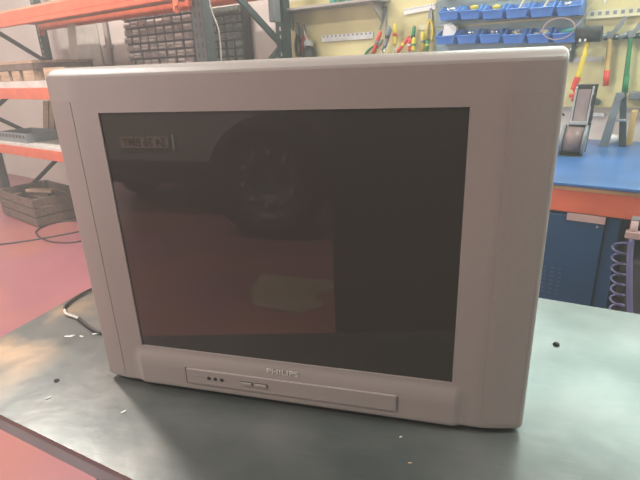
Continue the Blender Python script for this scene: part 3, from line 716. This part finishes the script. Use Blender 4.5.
cab = rthing('tool_cabinet', 'dark blue metal cabinet under the blue bench', 'cabinet', 0, 0, 0)
MB().bb((-.55, -1.13, .0), (.275, -.5, .806), bev=.004).build('cabinet_body', 'cabblue', cab)
dr = MB().bb((-.53, -1.146, .05), (.226, -1.131, .795), bev=.003).build('door', 'cabblue', cab)
MB().bb((.2265, -1.136, .05), (.232, -1.1305, .795)).build('door_gap', 'cabgap', cab)
v_ = MB()
for r in range(7):
    for c in range(3): v_.bb((.04 + c * .028, -1.1475, .46 + r * .018), (.052 + c * .028, -1.1462, .466 + r * .018))
v_.build('vent_slots', 'cabvent', dr)
MB().bb((.10, -1.150, .778), (.228, -1.1465, .806)).build('paper_label', 'pink', cab)
MB().cyl((.205, -1.152, .765), (.205, -1.146, .765), .004).build('lock', 'steel', dr)

# coiled air hose with a fitting, hanging below the bench right of the cabinet
hs = rthing('air_hose', 'violet coiled air hose hanging below the blue bench', 'hose', .32, -1.16, .79)
pts = []
for k in range(150):
    t = k / 149; a = t * 2 * PI * 10; pts.append((-.005 + .045 * t - .03 + .022 * math.cos(a), -.02 + .022 * math.sin(a), -.06 - .40 * t))
MB().tube(pts, .0042, seg=7, smooth=0).build('coil', 'purple', hs)
MB().tube([(.0, -.05, -.03), (.005, -.052, -.1), (.022, -.052, -.22), (.045, -.05, -.36), (.05, -.04, -.5)], .010, seg=10).build('straight_hose', 'purple', hs)
MB().cyl((.0, -.045, -.035), (.0, -.045, .03), .012).bb((-.022, -.06, -.03), (.03, -.03, -.005), bev=.003).build('fitting', 'pink', hs)
MB().bb((-.012, -.04, .02), (.012, .008, .035)).build('bracket', 'greymetal', hs)
# dark case stored behind the hose
dc = rthing('storage_case', 'dark case stored under the blue bench behind the hose', 'case', .62, -.75, 0)
MB().bb((-.30, -.28, 0.0), (.33, .28, .62), bev=.02).build('case_body', 'shell', dc)
MB().bb((-.28, -.29, .36), (.31, -.281, .37)).bb((-.05, -.30, .45), (.10, -.281, .49), bev=.004).build('latch', 'greymetal', dc)

# ------------------------------------------------------------------ on the blue bench
dv = rthing('framed_device', 'black and chrome framed device leaning at the television side', 'device', .006, -.57, .9205, dz=.05)
def sheared(fn, sh=.30):
    pass
S = Matrix(((1, 0, .05, 0), (0, 1, 0, 0), (0, 0, 1, 0), (0, 0, 0, 1)))
def dbuild(m, name, mt, par=dv):
    bmesh.ops.transform(m.bm, matrix=S, verts=m.bm.verts); return m.build(name, mt, par)
bw = .038; zt = .308; zm = .145
# upper framed plate
dbuild(MB().bb((-bw, .0, zm), (bw + .010, .03, zt + .010), bev=.004), 'housing', 'black')
fr = MB()
for a, b in (((-bw, -.012, zm), (-bw + .009, 0, zt)), ((bw - .009, -.012, zm), (bw, 0, zt)), ((-bw, -.014, zm - .004), (bw, 0, zm + .012))): fr.bb(a, b, bev=.002)
dbuild(fr, 'chrome_frame', 'chrome')
dbuild(MB().bb((-bw + .012, -.006, zm + .013), (bw - .012, -.0005, zt - .012)), 'inner_panel', 'panelgrey')
dbuild(MB().bb((bw - .003, -.026, zm + .08), (bw + .006, -.0125, zm + .13), bev=.002), 'latch', 'black')
# lower rounded drum
lw = MB().cyl((-bw - .01, .0, .072), (bw - .006, .0, .072), .060, seg=32); dbuild(lw, 'drum', 'reelface')
for x0, x1 in ((-bw - .022, -bw - .0105), (bw - .0055, bw + .006)):
    m = MB().cyl((x0, .0, .072), (x1, .0, .072), .068, seg=32); dbuild(m, 'end_plate', 'greymetal')
dbuild(MB().bb((-bw - .02, -.05, .0), (bw + .004, .10, .0035)), 'base_plate', 'darkmetal')
dbuild(MB().bb((-bw - .010, .071, .004), (bw + .008, .09, zm + .05), bev=.003), 'rear_plate', 'black')
cbl = MB().tube([(0, 0, 0), (-.03, -.01, .03), (-.06, 0, .05), (-.10, .02, .02)], .004); tag(rbuild(cbl, 'device_cable', 'cable', -.05, -.575, 1.10), 'short dark cable beside the framed device', 'cable')

af = rthing('a_frame_stand', 'grey A-shaped folding stand on the blue bench by the wall', 'stand', .137, -.25, .9205)
MB().prism([(-.058, 0), (-.018, 0), (.010, .262), (-.020, .262)], -.03, -.005, 'y').build('front_leg', 'greymetal', af)
MB().prism([(.026, 0), (.058, 0), (.020, .262), (-.006, .262)], .0, .022, 'y').build('rear_leg', 'darkmetal', af)
MB().cyl((.0, -.045, .245), (0, .035, .245), .016).build('pivot', 'greymetal', af)
MB().bb((-.035, -.02, .125), (.045, .012, .137), bev=.002).build('spreader', 'chrome', af)
tag(rbuild(MB().bb((-.012, -.04, 0), (.012, .04, .17), bev=.003), 'wooden_block', 'handlewood', .20, -.16, .9205), 'thin upright wooden block behind the A-shaped stand', 'block')
tag(rbuild(MB().lathe([(0, 0), (.03, 0), (.034, .03), (.02, .045), (0, .045)], 'z', seg=16), 'white_cap', 'chip', .135, -.14, .92), 'small white cap under the A-shaped stand', 'cap')
tag(rbuild(MB().bb((-.06, 0, 0), (.0, .02, .02), bev=.002).cyl((-.03, -.004, .01), (-.03, 0, .01), .006), 'wall_socket', 'chip', -.045 + .1, -.022, 1.04), 'small pale fitting on the white wall below the tool board', 'fitting')

# ------------------------------------------------------------------ behind the camera (seen mirrored in the screen)
vh = thing('van', 'grey parked van mirrored in the television screen', 'van', (-2.55, -2.70, 0))
prof = [(0, .34), (0, 1.0), (-.10, 1.25), (-.32, 2.05), (-.6, 2.2), (-4.2, 2.2), (-4.4, 2.0), (-4.4, .34)]
MB().prism(prof, -1.15, 1.15, 'x').build('van_body', 'vehicle', vh)
MB().bb((-1.16, -.02, .36), (1.16, .06, .56), bev=.03).build('bumper', 'rubber', vh)
MB().prism([(-.125, 1.32), (-.29, 1.95), (-.30, 1.95), (-.135, 1.32)], -1.0, 1.0, 'x').build('rear_window', 'screen', vh)
for sx in (-1, 1):
    MB().bb((sx * 1.0 - .1, -.01, .70), (sx * 1.0 + .1, .02, 1.0), bev=.01).build('tail_lamp', 'rim', vh)
    for y in (-.9, -3.4):
        MB().lathe([(.10, -.1), (.30, -.11), (.34, -.08), (.34, .08), (.30, .11), (.10, .1)], 'x', (sx * .98, y, .34), 40).build('wheel', 'rubber', vh)
pl = MB().bb((-.52, .021, .68), (.0, .028, .79), bev=.002).build('number_plate', 'plate', vh)
vrot = Matrix.Translation((-.26, .0285, .733)) @ Matrix.Rotation(PI, 4, 'Z') @ face
text_mesh('54 36 BMY', .115, 'plate_characters', 'plateink', pl, vrot, bold=.001, width=.46)
MB().bb((.045, .021, .675), (.065, .035, .81)).build('plate_lamp', 'chip', vh)

tw = thing('truck_wheel', 'large truck wheel standing on the floor, mirrored in the screen', 'wheel', (-1.436, -2.33, .502))
R0 = .50
MB().lathe([(.33, -.13), (.43, -.15), (.485, -.13), (R0, -.08), (R0, .08), (.485, .13), (.43, .15), (.33, .13), (.325, 0), (.33, -.13)], 'y', seg=64).build('tyre', 'rubber', tw)
MB().lathe([(0, -.06), (.15, -.06), (.155, .02), (.25, .05), (.285, .03), (.315, .06), (.33, .115), (.33, -.11), (.29, -.08), (0, -.08)], 'y', seg=64).build('rim', 'rim', tw)
for k in range(10):
    a = 2 * PI * k / 10 + .2
    MB().cyl((.225 * math.cos(a), .03, .225 * math.sin(a)), (.225 * math.cos(a), .066, .225 * math.sin(a)), .019, seg=12).build('wheel_nut', 'hub', tw)

lk = thing('photographer_standin', 'tall dark locker shape standing in for the photographer mirrored in the screen', 'locker', (.055, -.66, 0))
MB().bb((-.56, -.40, 0), (.60, 0, 1.95), bev=.006).build('standin_body', 'greencab', lk)  # added locker shape in place of the photographer's dark figure
MB().bb((-.545, .001, .06), (.015, .014, 1.92), bev=.002).build('door', 'greencab', lk); MB().bb((.025, .001, .06), (.585, .014, 1.92), bev=.002).build('door', 'greencab', lk)

cs = MB().prism([(-.30, -.10), (.30, -.24), (.22, .04), (.34, .10), (.26, .25), (-.05, .30), (-.22, .12)], .0, .004, 'z').build('cardboard_sheet', 'cardboard', loc=(-.98, -1.35, 0), rz=.3)
tag(cs, 'torn cardboard sheet on the red floor, mirrored in the screen', 'cardboard')

# ------------------------------------------------------------------ unseen ceiling lamps, added as fill for wall, van and bench
def added_lamp(u, v, e, label, col=(1, .93, .86)):
    t = rthing('added_ceiling_lamp', label, 'lamp', u, v, HC - .12, 'added fill lamps')
    MB().bb((-.75, -.12, .03), (.75, .12, .118), bev=.01).build('lamp_housing', 'lampbody', t)
    MB().bb((-.72, -.10, .016), (.72, .10, .0295)).build('diffuser', 'lamp', t)
    L = bpy.data.lights.new('fill_light', 'AREA'); L.shape = 'RECTANGLE'; L.size = 1.4; L.size_y = .2; L.energy = e; L.color = col
    lo = bpy.data.objects.new('fill_light', L); C.objects.link(lo); lo.location = room(u, v, HC - .13); lo.rotation_euler = (0, 0, RZ)
added_lamp(-3.6, -2.0, 190, 'added fill lamp over the pallet rack')
added_lamp(-1.9, -4.9, 190, 'added fill lamp before the van')
added_lamp(2.2, -1.7, 160, 'added fill lamp over the blue workbench', (.86, 1, .93))

def area(name, loc, target, sx, sy, e, col):
    L = bpy.data.lights.new(name, 'AREA'); L.shape = 'RECTANGLE'; L.size = sx; L.size_y = sy; L.energy = e; L.color = col
    o = bpy.data.objects.new(name, L); C.objects.link(o); o.location = loc
    d = Vector(target) - Vector(loc); o.rotation_euler = d.to_track_quat('-Z', 'Y').to_euler(); return o
# added pink fill from the rear opening, imitating floor bounce on the television
dl = area('added_front_fill', room((DU0 + DU1) / 2, VB - .4, 1.7), room((DU0 + DU1) / 2 + .3, 0, 1.2), DU1 - DU0, 3.0, 420, (1, .84, .79))

w = bpy.data.worlds.new('sky'); bpy.context.scene.world = w; w.use_nodes = True
bg = w.node_tree.nodes['Background']; bg.inputs['Color'].default_value = (.85, .95, 1, 1); bg.inputs['Strength'].default_value = 1.0

# thin homogeneous haze, added to imitate veiling glare in the lens
wn = w.node_tree; vsn = wn.nodes.new('ShaderNodeVolumeScatter'); vsn.inputs['Color'].default_value = (1, .96, .94, 1); vsn.inputs['Density'].default_value = .043; vsn.inputs['Anisotropy'].default_value = .3
wn.links.new(vsn.outputs[0], wn.nodes['World Output'].inputs['Volume'])

# ------------------------------------------------------------------ camera
cam = bpy.data.cameras.new('camera'); co = bpy.data.objects.new('camera', cam); C.objects.link(co)
cam.sensor_width = 36; cam.lens = 485 * 36 / 640; cam.clip_start = .02
Rr = ((.96613225, .05243513, -.25266388), (.2551571, -.34025698, .90505251), (-.0385141, -.9388694, -.34211244))
cx = Vector([r[0] for r in Rr]); cy = -Vector([r[1] for r in Rr]); cz = -Vector([r[2] for r in Rr])
m4 = Matrix((cx, cy, cz)).transposed().to_4x4(); m4.translation = Vector((0, 0, 1.372)); co.matrix_world = m4
bpy.context.scene.camera = co
vs = bpy.context.scene.view_settings; vs.view_transform = 'Standard'; vs.look = 'None'; vs.gamma = 1; vs.use_curve_mapping = False; vs.exposure = .22
